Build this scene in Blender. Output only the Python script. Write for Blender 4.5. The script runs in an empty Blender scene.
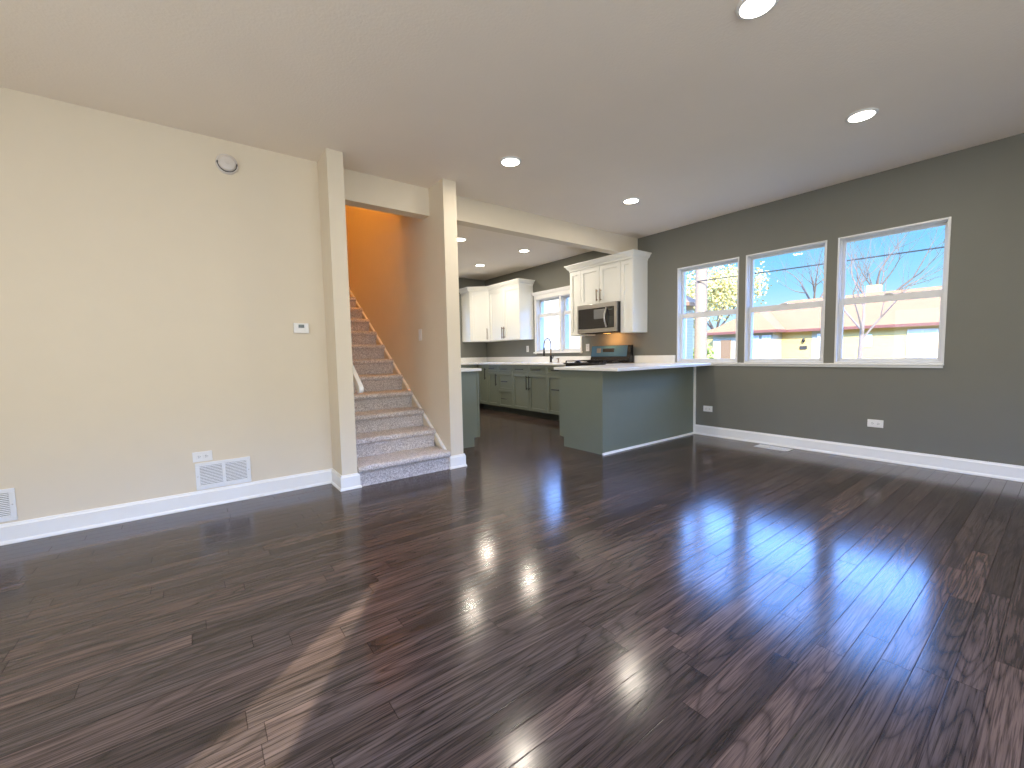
import bpy, bmesh, math, random
from mathutils import Matrix, Vector
random.seed(7)
SC = bpy.context.scene
COL = SC.collection
PI = math.pi

# ------------------------------------------------------------------ camera
H = 2.66                                   # ceiling height
CAM = Vector((-5.1118, -3.7854, 1.0693))
yaw, pit, roll = (math.radians(a) for a in (36.9027, 4.0541, -1.1228))
fwd = Vector((math.sin(yaw) * math.cos(pit), math.cos(yaw) * math.cos(pit), -math.sin(pit)))
rgt = Vector((math.cos(yaw), -math.sin(yaw), 0))
upv = rgt.cross(fwd)
r2 = rgt * math.cos(roll) + upv * math.sin(roll)
u2 = upv * math.cos(roll) - rgt * math.sin(roll)
cd = bpy.data.cameras.new('camera')
cam = bpy.data.objects.new('camera', cd)
COL.objects.link(cam)
cam.matrix_world = Matrix(((r2.x, u2.x, -fwd.x, CAM.x), (r2.y, u2.y, -fwd.y, CAM.y), (r2.z, u2.z, -fwd.z, CAM.z), (0, 0, 0, 1)))
cd.sensor_width = 36.0
cd.sensor_fit = 'HORIZONTAL'
cd.lens = 422.9225 / 1024 * 36.0
cd.clip_start = 0.02
cd.clip_end = 500
SC.camera = cam

# ------------------------------------------------------------------ exposure
SC.view_settings.view_transform = 'Standard'
SC.view_settings.look = 'None'
SC.view_settings.exposure = 0.06
SC.view_settings.gamma = 1.0
SC.view_settings.use_curve_mapping = False
SC.cycles.max_bounces = 10
SC.cycles.diffuse_bounces = 6
SC.cycles.glossy_bounces = 4
SC.cycles.transparent_max_bounces = 16
SC.cycles.caustics_reflective = False
SC.cycles.caustics_refractive = False
SC.cycles.sample_clamp_indirect = 6.0

# ------------------------------------------------------------------ sky
W = bpy.data.worlds.new('sky')
SC.world = W
W.use_nodes = True
wn, wl = W.node_tree.nodes, W.node_tree.links
wn.clear()
wo = wn.new('ShaderNodeOutputWorld')
bg = wn.new('ShaderNodeBackground')
tc = wn.new('ShaderNodeTexCoord')
sx = wn.new('ShaderNodeSeparateXYZ')
rp = wn.new('ShaderNodeValToRGB')
wl.new(tc.outputs['Generated'], sx.inputs[0])
wl.new(sx.outputs['Z'], rp.inputs[0])
els = rp.color_ramp.elements
els[0].position = 0.0
els[0].color = (0.70, 0.85, 0.92, 1)
els[1].position = 1.0
els[1].color = (0.35, 0.62, 1.45, 1)
for p, c in ((0.05, (0.58, 0.82, 0.95, 1)), (0.12, (0.30, 0.64, 0.93, 1)), (0.19, (0.19, 0.56, 0.95, 1)), (0.27, (2.6, 5.9, 15.5, 1)), (0.42, (2.2, 4.8, 13.0, 1)), (0.6, (0.8, 1.5, 3.2, 1))):
    e = els.new(p)
    e.color = c
wl.new(rp.outputs[0], bg.inputs['Color'])
bg.inputs['Strength'].default_value = 1.3
wl.new(bg.outputs[0], wo.inputs[0])

# ------------------------------------------------------------------ sun (comes over the left shoulder of the camera)
sun_dir = Vector((0.764, 0.633, -0.60)).normalized()
sd = bpy.data.lights.new('sun', 'SUN')
sd.energy = 14.0
sd.angle = math.radians(0.55)
sd.color = (1.0, 0.93, 0.80)
so = bpy.data.objects.new('sun', sd)
so.rotation_euler = sun_dir.to_track_quat('-Z', 'Y').to_euler()
so.location = (-20, -18, 16)
COL.objects.link(so)
LAMP_W = 11.0                               # each recessed ceiling light
LAMP_C = (1.0, 0.90, 0.76)
FRONT_FILL_W = 88.0
LEFT_FILL_W = 27.0                               # added fill lamp in the unseen left wall window
#                              # front fill: lamp added in the window behind the camera
FRONT_FILL_C = (0.93, 0.96, 1.0)
STAIR_W = 115.0
STAIR_C = (1.0, 0.46, 0.09)

# ------------------------------------------------------------------ node helpers
def new_mat(name):
    m = bpy.data.materials.new(name)
    m.use_nodes = True
    nt = m.node_tree
    nt.nodes.clear()
    out = nt.nodes.new('ShaderNodeOutputMaterial')
    b = nt.nodes.new('ShaderNodeBsdfPrincipled')
    nt.links.new(b.outputs[0], out.inputs[0])
    return m, nt, b

class NT:
    def __init__(s, nt): s.nt = nt
    def n(s, t, **k):
        x = s.nt.nodes.new(t)
        for a, v in k.items(): setattr(x, a, v)
        return x
    def put(s, sock, v):
        if hasattr(v, 'is_linked') or isinstance(v, bpy.types.NodeSocket): s.nt.links.new(v, sock)
        else: sock.default_value = v
    def m(s, op, a, b=None, c=None):
        x = s.n('ShaderNodeMath', operation=op)
        s.put(x.inputs[0], a)
        if b is not None: s.put(x.inputs[1], b)
        if c is not None: s.put(x.inputs[2], c)
        return x.outputs[0]
    def comb(s, x, y, z):
        c = s.n('ShaderNodeCombineXYZ')
        for i, v in enumerate((x, y, z)): s.put(c.inputs[i], v)
        return c.outputs[0]
    def mix(s, f, a, b, mode='MIX'):
        x = s.n('ShaderNodeMix', data_type='RGBA', blend_type=mode)
        s.put(x.inputs[0], f); s.put(x.inputs[6], a); s.put(x.inputs[7], b)
        return x.outputs[2]
    def noise(s, vec, scale, detail=2, rough=0.5):
        x = s.n('ShaderNodeTexNoise')
        s.put(x.inputs['Vector'], vec)
        x.inputs['Scale'].default_value = scale
        x.inputs['Detail'].default_value = detail
        x.inputs['Roughness'].default_value = rough
        return x.outputs[0]
    def bump(s, h, strength, dist):
        x = s.n('ShaderNodeBump')
        x.inputs['Strength'].default_value = strength
        x.inputs['Distance'].default_value = dist
        s.put(x.inputs['Height'], h)
        return x.outputs[0]

def pbr(name, col, rough=0.5, metal=0.0, var=0.06, scale=6.0, bump=0.0, bscale=60.0, bdist=0.002, spec=0.5, coat=0.0):
    m, nt, b = new_mat(name)
    k = NT(nt)
    t = k.n('ShaderNodeTexCoord')
    f = k.noise(t.outputs['Object'], scale, 3)
    lo = tuple(c * (1 - var) for c in col) + (1,)
    hi = tuple(min(1, c * (1 + var)) for c in col) + (1,)
    nt.links.new(k.mix(f, lo, hi), b.inputs['Base Color'])
    b.inputs['Roughness'].default_value = rough
    b.inputs['Metallic'].default_value = metal
    b.inputs['Specular IOR Level'].default_value = spec
    b.inputs['Coat Weight'].default_value = coat
    if bump:
        h = k.noise(t.outputs['Object'], bscale, 3)
        nt.links.new(k.bump(h, bump, bdist), b.inputs['Normal'])
    return m

def emit(name, col, strength):
    m, nt, b = new_mat(name)
    b.inputs['Base Color'].default_value = (*col, 1)
    b.inputs['Emission Color'].default_value = (*col, 1)
    b.inputs['Emission Strength'].default_value = strength
    return m

def glass(name, tint=(0.97, 0.985, 0.98), refl=0.06):
    m = bpy.data.materials.new(name)
    m.use_nodes = True
    nt = m.node_tree
    nt.nodes.clear()
    o = nt.nodes.new('ShaderNodeOutputMaterial')
    tr = nt.nodes.new('ShaderNodeBsdfTransparent')
    tr.inputs[0].default_value = (*tint, 1)
    g = nt.nodes.new('ShaderNodeBsdfGlossy')
    g.inputs['Roughness'].default_value = 0.02
    lw = nt.nodes.new('ShaderNodeLayerWeight')
    lw.inputs[0].default_value = 0.5
    k = NT(nt)
    sch = k.m('MULTIPLY_ADD', k.m('POWER', lw.outputs['Facing'], 5.0), 0.8, 0.012)
    mx = nt.nodes.new('ShaderNodeMixShader')
    nt.links.new(sch, mx.inputs[0])
    nt.links.new(tr.outputs[0], mx.inputs[1])
    nt.links.new(g.outputs[0], mx.inputs[2])
    nt.links.new(mx.outputs[0], o.inputs[0])
    return m

def floor_mat():
    m, nt, b = new_mat('dark_oak_strip_floor')
    k = NT(nt)
    t = k.n('ShaderNodeTexCoord')
    s = k.n('ShaderNodeSeparateXYZ')
    nt.links.new(t.outputs['Object'], s.inputs[0])
    x, y = s.outputs[0], s.outputs[1]
    PW, PL = 0.0797, 0.95
    yr = k.m('DIVIDE', k.m('ADD', y, 0.002 + 20 * PW * 10), PW)
    row = k.m('FLOOR', yr)
    fy = k.m('FRACT', yr)
    wn1 = k.n('ShaderNodeTexWhiteNoise', noise_dimensions='1D')
    k.put(wn1.inputs['W'], row)
    r1 = wn1.outputs['Value']
    plen = k.m('MULTIPLY_ADD', r1, 0.7, 0.65)
    xr = k.m('ADD', k.m('DIVIDE', k.m('ADD', x, 40.0), plen), k.m('MULTIPLY', r1, 13.7))
    pid = k.m('FLOOR', xr)
    fx = k.m('FRACT', xr)
    wn2 = k.n('ShaderNodeTexWhiteNoise', noise_dimensions='2D')
    k.put(wn2.inputs['Vector'], k.comb(row, pid, 0.0))
    pv = wn2.outputs['Value']
    wn3 = k.n('ShaderNodeTexWhiteNoise', noise_dimensions='2D')
    k.put(wn3.inputs['Vector'], k.comb(k.m('ADD', row, 57.3), pid, 0.0))
    pv2 = wn3.outputs['Value']
    # grain, shifted for every strip
    gx = k.m('ADD', x, k.m('MULTIPLY', pv, 31.0))
    gy = k.m('ADD', y, k.m('MULTIPLY', pv2, 17.0))
    v1 = k.comb(k.m('MULTIPLY', gx, 1.1), k.m('MULTIPLY', gy, 9.0), k.m('MULTIPLY', pv, 9.0))
    big = k.noise(v1, 1.0, 1, 0.4)
    rings = k.m('FRACT', k.m('MULTIPLY', big, 11.0))
    rings = k.m('ABSOLUTE', k.m('MULTIPLY_ADD', rings, 2.0, -1.0))     # 0..1 triangle
    rings = k.m('POWER', rings, 3.5)
    v2 = k.comb(k.m('MULTIPLY', gx, 5.0), k.m('MULTIPLY', gy, 210.0), pv)
    pores = k.noise(v2, 1.0, 3, 0.65)
    v3 = k.comb(k.m('MULTIPLY', gx, 1.6), k.m('MULTIPLY', gy, 40.0), pv2)
    streak = k.noise(v3, 1.0, 3, 0.55)
    # base colours
    cr = k.n('ShaderNodeValToRGB')
    nt.links.new(pv, cr.inputs[0])
    e = cr.color_ramp.elements
    e[0].position, e[0].color = 0.0, (0.0377, 0.0260, 0.0213, 1)
    e[1].position, e[1].color = 1.0, (0.0868, 0.0574, 0.0445, 1)
    for p, c in ((0.2, (0.0549, 0.0376, 0.0302, 1)), (0.45, (0.0644, 0.0448, 0.0374, 1)), (0.65, (0.0528, 0.0386, 0.0320, 1)), (0.85, (0.0756, 0.0493, 0.0390, 1))):
        q = e.new(p); q.color = c
    c = cr.outputs[0]
    mult = k.m('ADD', k.m('MULTIPLY', streak, 1.3), 0.40)
    mult = k.m('MULTIPLY', mult, k.m('SUBTRACT', 1.12, k.m('MULTIPLY', rings, 0.58)))
    pk = k.n('ShaderNodeMapRange')
    k.put(pk.inputs['Value'], pores)
    for i, v in ((1, 0.36), (2, 0.56), (3, 0.45), (4, 1.2)): pk.inputs[i].default_value = v
    mult = k.m('MULTIPLY', mult, pk.outputs[0])
    # seams
    sy = k.m('MULTIPLY', k.m('MINIMUM', fy, k.m('SUBTRACT', 1.0, fy)), PW)
    sxx = k.m('MULTIPLY', k.m('MINIMUM', fx, k.m('SUBTRACT', 1.0, fx)), plen)
    sm = k.m('MINIMUM', sy, sxx)
    mr = k.n('ShaderNodeMapRange')
    k.put(mr.inputs['Value'], sm)
    mr.inputs[1].default_value = 0.0005; mr.inputs[2].default_value = 0.0019
    seam = mr.outputs[0]
    mult = k.m('MULTIPLY', mult, k.m('MULTIPLY_ADD', seam, 0.6, 0.4))
    vm = k.n('ShaderNodeVectorMath', operation='SCALE')
    k.put(vm.inputs[0], c); k.put(vm.inputs['Scale'], mult)
    nt.links.new(vm.outputs[0], b.inputs['Base Color'])
    # gloss
    ro = k.m('ADD', k.m('MULTIPLY', k.noise(t.outputs['Object'], 1.7, 3), 0.09), 0.115)
    ro = k.m('ADD', ro, k.m('MULTIPLY', rings, 0.02))
    k.put(b.inputs['Roughness'], ro)
    b.inputs['IOR'].default_value = 1.47
    k.put(b.inputs['Specular IOR Level'], k.m('MULTIPLY', seam, 0.44))
    wob = k.noise(k.comb(k.m('MULTIPLY', x, 2.0), k.m('MULTIPLY', y, 9.0), pv), 1.0, 2)
    hgt = k.m('ADD', k.m('MULTIPLY', seam, 0.8), k.m('ADD', k.m('MULTIPLY', pores, 0.20), k.m('ADD', k.m('MULTIPLY', rings, -0.14), k.m('MULTIPLY', wob, 0.55))))
    nt.links.new(k.bump(hgt, 0.10, 0.0012), b.inputs['Normal'])
    return m

def carpet_mat():
    m, nt, b = new_mat('speckled_grey_carpet')
    k = NT(nt)
    t = k.n('ShaderNodeTexCoord')
    f1 = k.noise(t.outputs['Object'], 120, 3, 0.75)
    f2 = k.noise(t.outputs['Object'], 9, 2, 0.5)
    cr = k.n('ShaderNodeValToRGB')
    nt.links.new(f1, cr.inputs[0])
    e = cr.color_ramp.elements
    e[0].position, e[0].color = 0.36, (0.30, 0.26, 0.245, 1)
    e[1].position, e[1].color = 0.64, (0.92, 0.87, 0.84, 1)
    q = e.new(0.5); q.color = (0.60, 0.55, 0.525, 1)
    nt.links.new(k.mix(k.m('MULTIPLY', f2, 0.35), cr.outputs[0], (0.30, 0.26, 0.235, 1)), b.inputs['Base Color'])
    b.inputs['Roughness'].default_value = 1.0
    b.inputs['Specular IOR Level'].default_value = 0.1
    nt.links.new(k.bump(f1, 0.9, 0.006), b.inputs['Normal'])
    return m

def brick_mat(name, c1, c2, mortar, sc=3.0):
    m, nt, b = new_mat(name)
    k = NT(nt)
    t = k.n('ShaderNodeTexCoord')
    s = k.n('ShaderNodeSeparateXYZ')
    nt.links.new(t.outputs['Object'], s.inputs[0])
    br = k.n('ShaderNodeTexBrick')
    k.put(br.inputs['Vector'], k.comb(k.m('ADD', s.outputs[0], s.outputs[1]), s.outputs[2], 0.0))
    br.inputs['Color1'].default_value = (*c1, 1)
    br.inputs['Color2'].default_value = (*c2, 1)
    br.inputs['Mortar'].default_value = (*mortar, 1)
    br.inputs['Scale'].default_value = sc
    br.inputs['Mortar Size'].default_value = 0.02
    nt.links.new(br.outputs[0], b.inputs['Base Color'])
    b.inputs['Roughness'].default_value = 0.9
    return m

def siding_mat(name, col):
    m, nt, b = new_mat(name)
    k = NT(nt)
    t = k.n('ShaderNodeTexCoord')
    s = k.n('ShaderNodeSeparateXYZ')
    nt.links.new(t.outputs['Object'], s.inputs[0])
    fz = k.m('FRACT', k.m('DIVIDE', s.outputs[2], 0.14))
    nt.links.new(k.mix(k.m('POWER', fz, 12.0), (*col, 1), tuple(c * .55 for c in col) + (1,)), b.inputs['Base Color'])
    b.inputs['Roughness'].default_value = 0.7
    nt.links.new(k.bump(fz, 0.5, 0.01), b.inputs['Normal'])
    return m

def carpeted(): pass

M = {}
M['cream'] = pbr('cream_wall_paint', (0.715, 0.635, 0.505), 0.75, var=0.02, bump=0.12, bscale=170, bdist=0.0008, spec=0.25)
M['white_wall'] = pbr('white_wall_paint', (0.82, 0.80, 0.76), 0.8, var=0.02)
M['grey_wall'] = pbr('warm_grey_wall_paint', (0.176, 0.175, 0.150), 0.6, var=0.03, bump=0.12, bscale=170, bdist=0.0008, spec=0.3)
M['kitchen_wall'] = M['grey_wall']
M['ceiling'] = pbr('flat_white_ceiling_paint', (0.86, 0.78, 0.68), 0.9, var=0.03, scale=2.0, bump=0.5, bscale=70, bdist=0.003, spec=0.1)
M['trim'] = pbr('white_trim_paint', (0.84, 0.83, 0.80), 0.35, var=0.02)
M['floor'] = floor_mat()
M['carpet'] = carpet_mat()
M['green'] = pbr('sage_green_cabinet_paint', (0.175, 0.197, 0.155), 0.42, var=0.04)
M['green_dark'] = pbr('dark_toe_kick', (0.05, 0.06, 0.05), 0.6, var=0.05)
M['white_cab'] = pbr('white_cabinet_paint', (0.80, 0.80, 0.75), 0.38, var=0.015)
M['quartz'] = pbr('white_quartz', (0.82, 0.81, 0.78), 0.18, var=0.05, scale=14)
M['black_metal'] = pbr('matte_black_metal', (0.02, 0.02, 0.022), 0.35, metal=0.6, var=0.1)
M['bronze'] = pbr('dark_bronze', (0.20, 0.13, 0.08), 0.3, metal=0.9, var=0.1)
M['nickel'] = pbr('brushed_nickel', (0.55, 0.53, 0.50), 0.3, metal=1.0, var=0.06, scale=30)
M['steel'] = pbr('stainless_steel', (0.46, 0.45, 0.44), 0.32, metal=1.0, var=0.08, scale=25)
M['black_glass'] = pbr('black_glass', (0.012, 0.012, 0.015), 0.06, var=0.1, spec=0.6)
M['black_enamel'] = pbr('black_enamel', (0.015, 0.015, 0.017), 0.2, var=0.1)
M['blue_film'] = pbr('blue_protective_film', (0.045, 0.125, 0.22), 0.22, var=0.08, scale=9)
M['plastic'] = pbr('white_plastic', (0.80, 0.79, 0.77), 0.4, var=0.02)
M['aged_plastic'] = pbr('off_white_plastic', (0.66, 0.61, 0.57), 0.45, var=0.02)
M['slot'] = pbr('dark_slot', (0.03, 0.03, 0.03), 0.7)
M['metal_white'] = pbr('white_enamel_metal', (0.78, 0.79, 0.80), 0.35, var=0.02)
M['vinyl'] = pbr('white_window_vinyl', (0.70, 0.70, 0.70), 0.35, var=0.02)
M['glass'] = glass('window_glass')
M['lens'] = emit('frosted_light_lens', (1.0, 0.93, 0.80), 14.0)
M['lcd'] = pbr('grey_lcd', (0.05, 0.06, 0.05), 0.2)
M['sticker'] = pbr('paper_sticker', (0.16, 0.16, 0.155), 0.6)
M['smoke_glass'] = pbr('oven_window', (0.03, 0.03, 0.035), 0.08, spec=0.6)
M['brick'] = brick_mat('yellow_brick', (0.60, 0.42, 0.135), (0.54, 0.37, 0.115), (0.50, 0.37, 0.19), 3.2)
M['shingle'] = brick_mat('orange_roof_shingles', (0.35, 0.185, 0.082), (0.31, 0.16, 0.072), (0.23, 0.12, 0.055), 2.2)
M['fascia'] = pbr('red_brown_gutter', (0.17, 0.06, 0.04), 0.6)
M['pale_paint'] = pbr('pale_exterior_paint', (0.40, 0.36, 0.26), 0.7)
M['tan_door'] = pbr('tan_door_paint', (0.20, 0.12, 0.06), 0.6)
M['siding'] = siding_mat('cream_siding', (0.50, 0.43, 0.27))
M['grass'] = pbr('dry_lawn', (0.26, 0.24, 0.13), 0.95, var=0.3, scale=1.5)
M['asphalt'] = pbr('asphalt', (0.16, 0.16, 0.165), 0.9, var=0.1)
M['bark'] = pbr('grey_bark', (0.16, 0.115, 0.09), 0.95, var=0.25, scale=20, bump=0.6, bscale=30, bdist=0.02)
M['pale_bark'] = pbr('pale_bark', (0.22, 0.17, 0.135), 0.95, var=0.2, scale=20, bump=0.6, bscale=30, bdist=0.02)
M['leaf_yellow'] = pbr('yellow_green_leaves', (0.62, 0.52, 0.20), 0.8, var=0.35, scale=2.0)
M['leaf_green'] = pbr('green_leaves', (0.42, 0.50, 0.15), 0.8, var=0.35, scale=3.0)
M['wire'] = pbr('black_cable', (0.02, 0.02, 0.03), 0.7)
M['pole_wood'] = pbr('weathered_pole_wood', (0.27, 0.195, 0.13), 0.95, var=0.2, scale=10)

# ------------------------------------------------------------------ mesh helpers
def org(o):
    v = Vector((0, 0, 0))
    while o is not None:
        v += o.location
        o = o.parent
    return v

class MB:
    """collects shapes, world coordinates (through an optional matrix), then becomes ONE mesh object"""
    def __init__(s, mat=None):
        s.bm = bmesh.new()
        s.M = mat or Matrix.Identity(4)
    def v(s, p): return s.bm.verts.new(s.M @ Vector(p))
    def f(s, vs):
        try: return s.bm.faces.new(vs)
        except ValueError: return None
    def box(s, x0, x1, y0, y1, z0, z1, bev=0.0, seg=1):
        x0, x1 = min(x0, x1), max(x0, x1)
        y0, y1 = min(y0, y1), max(y0, y1)
        z0, z1 = min(z0, z1), max(z0, z1)
        vs = [s.v((x, y, z)) for x in (x0, x1) for y in (y0, y1) for z in (z0, z1)]
        fs = [s.f([vs[i] for i in q]) for q in ((0, 1, 3, 2), (4, 6, 7, 5), (0, 4, 5, 1), (2, 3, 7, 6), (0, 2, 6, 4), (1, 5, 7, 3))]
        if bev:
            es = list({e for f in fs for e in f.edges})
            bmesh.ops.bevel(s.bm, geom=es, offset=bev, segments=seg, affect='EDGES', profile=0.5)
        return s
    def tube(s, pts, r, seg=8, cap=True):
        pts = [Vector(p) for p in pts]
        rs = r if isinstance(r, (list, tuple)) else [r] * len(pts)
        rings = []
        nrm = None
        for i, p in enumerate(pts):
            a = pts[max(i - 1, 0)]; b = pts[min(i + 1, len(pts) - 1)]
            t = (b - a).normalized()
            if nrm is None:
                nrm = t.orthogonal().normalized()
            else:
                nrm = (nrm - t * nrm.dot(t))
                nrm = nrm.normalized() if nrm.length > 1e-6 else t.orthogonal().normalized()
            bn = t.cross(nrm)
            rings.append([s.v(p + (nrm * math.cos(2 * PI * k / seg) + bn * math.sin(2 * PI * k / seg)) * rs[i]) for k in range(seg)])
        for i in range(len(rings) - 1):
            for k in range(seg):
                s.f([rings[i][k], rings[i][(k + 1) % seg], rings[i + 1][(k + 1) % seg], rings[i + 1][k]])
        if cap:
            s.f(rings[0][::-1]); s.f(rings[-1])
        return s
    def cyl(s, p0, p1, r, seg=20, r1=None): return s.tube([p0, p1], [r, r if r1 is None else r1], seg)
    def lathe(s, prof, c, axis='Z', seg=32):
        c = Vector(c)
        rings = []
        for r, h in prof:
            ring = []
            for k in range(seg):
                a = 2 * PI * k / seg
                q = Vector((r * math.cos(a), r * math.sin(a), h))
                if axis == '-Y': q = Vector((q.x, -q.z, q.y))
                if axis == '-X': q = Vector((-q.z, q.x, q.y))
                ring.append(s.v(c + q))
            rings.append(ring)
        for i in range(len(rings) - 1):
            for k in range(seg):
                s.f([rings[i][k], rings[i][(k + 1) % seg], rings[i + 1][(k + 1) % seg], rings[i + 1][k]])
        s.f(rings[0][::-1]); s.f(rings[-1])
        return s
    def prism(s, poly, a0, a1, plane='YZ'):
        """poly extruded: plane YZ along x, XZ along y, XY along z"""
        def P(u, w, a):
            return {'YZ': (a, u, w), 'XZ': (u, a, w), 'XY': (u, w, a)}[plane]
        A = [s.v(P(u, w, a0)) for u, w in poly]
        B = [s.v(P(u, w, a1)) for u, w in poly]
        n = len(poly)
        s.f(A[::-1]); s.f(B)
        for i in range(n):
            s.f([A[i], A[(i + 1) % n], B[(i + 1) % n], B[i]])
        return s
    def sweep(s, path, prof):
        """prof (out, z) swept along a plan path; 'out' is to the right of the walking direction"""
        pts = [Vector((p[0], p[1])) for p in path]
        n = len(pts)
        rings = []
        for i in range(n):
            d0 = (pts[i] - pts[i - 1]).normalized() if i else None
            d1 = (pts[i + 1] - pts[i]).normalized() if i < n - 1 else None
            n0 = Vector((d0.y, -d0.x)) if d0 else None
            n1 = Vector((d1.y, -d1.x)) if d1 else None
            if n0 is None: mi = n1
            elif n1 is None: mi = n0
            else:
                mi = (n0 + n1)
                mi = mi / max(0.15, mi.dot(n0)) if mi.length > 1e-5 else n0
            rings.append([s.v((pts[i].x + mi.x * o, pts[i].y + mi.y * o, z)) for o, z in prof])
        m = len(prof)
        for i in range(n - 1):
            for k in range(m):
                s.f([rings[i][k], rings[i][(k + 1) % m], rings[i + 1][(k + 1) % m], rings[i + 1][k]])
        s.f(rings[0][::-1]); s.f(rings[-1])
        return s
    def build(s, name, mat, parent=None, smooth=False, bevel=0.0, loc=None):
        bmesh.ops.recalc_face_normals(s.bm, faces=s.bm.faces)
        base = org(parent) if parent is not None else Vector(loc or (0, 0, 0))
        for v in s.bm.verts: v.co -= base
        me = bpy.data.meshes.new(name)
        s.bm.to_mesh(me)
        s.bm.free()
        if smooth:
            for p in me.polygons: p.use_smooth = True
            try: me.set_sharp_from_angle(angle=math.radians(40))
            except Exception: pass
        me.materials.append(mat)
        o = bpy.data.objects.new(name, me)
        COL.objects.link(o)
        if parent is not None: o.parent = parent
        else: o.location = base
        if bevel:
            md = o.modifiers.new('bevel', 'BEVEL')
            md.width = bevel; md.segments = 2; md.limit_method = 'ANGLE'; md.angle_limit = math.radians(40)
        return o

def tag(o, label=None, cat=None, group=None, kind=None):
    if label: o['label'] = label
    if cat: o['category'] = cat
    if group: o['group'] = group
    if kind: o['kind'] = kind
    return o

def thing(name, loc, label, cat, group=None):
    o = bpy.data.objects.new(name, None)
    o.empty_display_size = 0.1
    o.location = loc
    COL.objects.link(o)
    return tag(o, label, cat, group)

def struct_empty(name, loc):
    o = bpy.data.objects.new(name, None)
    o.location = loc
    COL.objects.link(o)
    return tag(o, kind='structure')

def struct(mb, name, mat, parent=None, **k):
    o = mb.build(name, mat, parent, **k)
    if parent is None: tag(o, kind='structure')
    return o

def copy_tree(o, parent=None):
    c = o.copy()
    COL.objects.link(c)
    if parent is not None: c.parent = parent
    for ch in list(o.children): copy_tree(ch, c)
    return c

def face(px, py, rot):
    """local u to the viewer's right, local -y out of the face, local z up"""
    return Matrix.Translation((px, py, 0)) @ Matrix.Rotation(rot, 4, 'Z')
FACE_X = -PI / 2        # faces -x (towards the kitchen floor from the grey wall)
FACE_Y = 0.0            # faces -y (towards the camera)

# ================================================================== STRUCTURE
XL, YF = -6.95, -6.1                       # left wall and front wall faces (behind the camera)
YK = 3.92                                  # far kitchen wall
X1L, X1R = -4.21, -4.088                   # stair wall, left
X2L, X2R = -3.221, -3.086                  # stair wall, right
SP = -0.288                                # front of the two stair wall ends
HZ = 2.406                                 # bottom of beam
WT = 0.18

struct(MB().box(XL - 0.2, 0.2, YF - 0.2, YK + 0.2, -0.12, 0.0), 'floor', M['floor'])
c = MB()
c.box(XL - 0.2, 0.2, YF - 0.2, 0.70, H, H + 0.28)
c.box(XL - 0.2, X1R - 0.06, 0.70, YK + 0.2, H, H + 0.28)
c.box(X2L + 0.06, 0.2, 0.70, YK + 0.2, H, H + 0.28)
struct(c, 'ceiling', M['ceiling'])

# cream wall, beam over the stairs and the kitchen opening
struct(MB().box(XL - 0.2, X1L, 0.0, 0.12, 0, H), 'wall_back', M['cream'])
struct(MB().box(X1R, X2L, 0.0, 0.135, HZ, H), 'beam_stairs', M['cream'])
struct(MB().box(X2R, 0.0, 0.0, 0.135, HZ + 0.014, H), 'beam_kitchen', M['cream'])
struct(MB().box(X1L, X1R, SP, 5.0, 0, H), 'wall_stair_left', M['cream'])
struct(MB().box(X2L, X2R, SP, 5.0, 0, H), 'wall_stair_right', M['cream'])
# upper stairwell
struct(MB().box(X1L, X1R, 0.45, 6.0, H, 5.3).box(X1L, X1R, 5.0, 6.0, 0, H), 'wall_upper_left', M['cream'])
struct(MB().box(X2L, X2R, 0.45, 6.0, H, 5.3).box(X2L, X2R, 5.0, 6.0, 0, H), 'wall_upper_right', M['cream'])
struct(MB().box(X1R, X2L, 0.45, 0.57, H + 0.28, 5.3), 'wall_upper_front', M['cream'])
struct(MB().box(X1L, X2R, 6.0, 6.12, 0, 5.3), 'wall_upper_back', M['cream'])
struct(MB().box(X1L, X2R, 0.45, 6.2, 5.3, 5.42), 'ceiling_stairwell', M['ceiling'])

# grey wall with its openings
WINS = [(-0.6215, -1.4013), (-1.4767, -2.2515), (-2.3411, -3.1158)]
WZ0, WZ1 = 0.915, 2.139
KW = (2.235, 1.115, 1.095, 2.06)           # kitchen window y1, y0, z0, z1
def wall_x(mb, x0, x1, y0, y1, z0, z1, holes):
    hs = sorted(holes)
    y = y0
    for a, b, c0, c1 in hs:
        mb.box(x0, x1, y, a, z0, z1)
        mb.box(x0, x1, a, b, z0, c0)
        mb.box(x0, x1, a, b, c1, z1)
        y = b
    mb.box(x0, x1, y, y1, z0, z1)
    return mb
struct(wall_x(MB(), 0, WT, YF - 0.2, YK + 0.2, 0, H, [(b, a, WZ0, WZ1) for a, b in WINS] + [(KW[1], KW[0], KW[2], KW[3])]), 'wall_right', M['grey_wall'])
# far kitchen wall with a window whose casing shows beside the post
FW = (-1.62, -0.74, 1.16, 2.06)
fw = MB()
fw.box(X2R, FW[0], YK, YK + WT, 0, H); fw.box(FW[1], 0.0, YK, YK + WT, 0, H)
fw.box(FW[0], FW[1], YK, YK + WT, 0, FW[2]); fw.box(FW[0], FW[1], YK, YK + WT, FW[3], H)
struct(fw, 'wall_far', M['kitchen_wall'])
# unseen front and left walls, with openings added to let light in
PWN = (-6.75, -2.7, 0.5, 2.2)
bw = MB()
bw.box(XL - 0.2, PWN[0], YF - WT, YF, 0, H); bw.box(PWN[1], 0.0, YF - WT, YF, 0, H)
bw.box(PWN[0], PWN[1], YF - WT, YF, 0, PWN[2]); bw.box(PWN[0], PWN[1], YF - WT, YF, PWN[3], H)
struct(bw, 'wall_front', M['white_wall'])
SL = (-4.45, -3.883, 0.12, 2.2)            # added sidelight y0, y1, z0, z1
LW = (-3.25, -1.35, 0.5, 1.9)              # added left wall window y0, y1, z0, z1
struct(wall_x(MB(), XL - WT, XL, YF - 0.2, 0.12, 0, H, [SL, LW]), 'wall_left', M['white_wall'])

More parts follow.
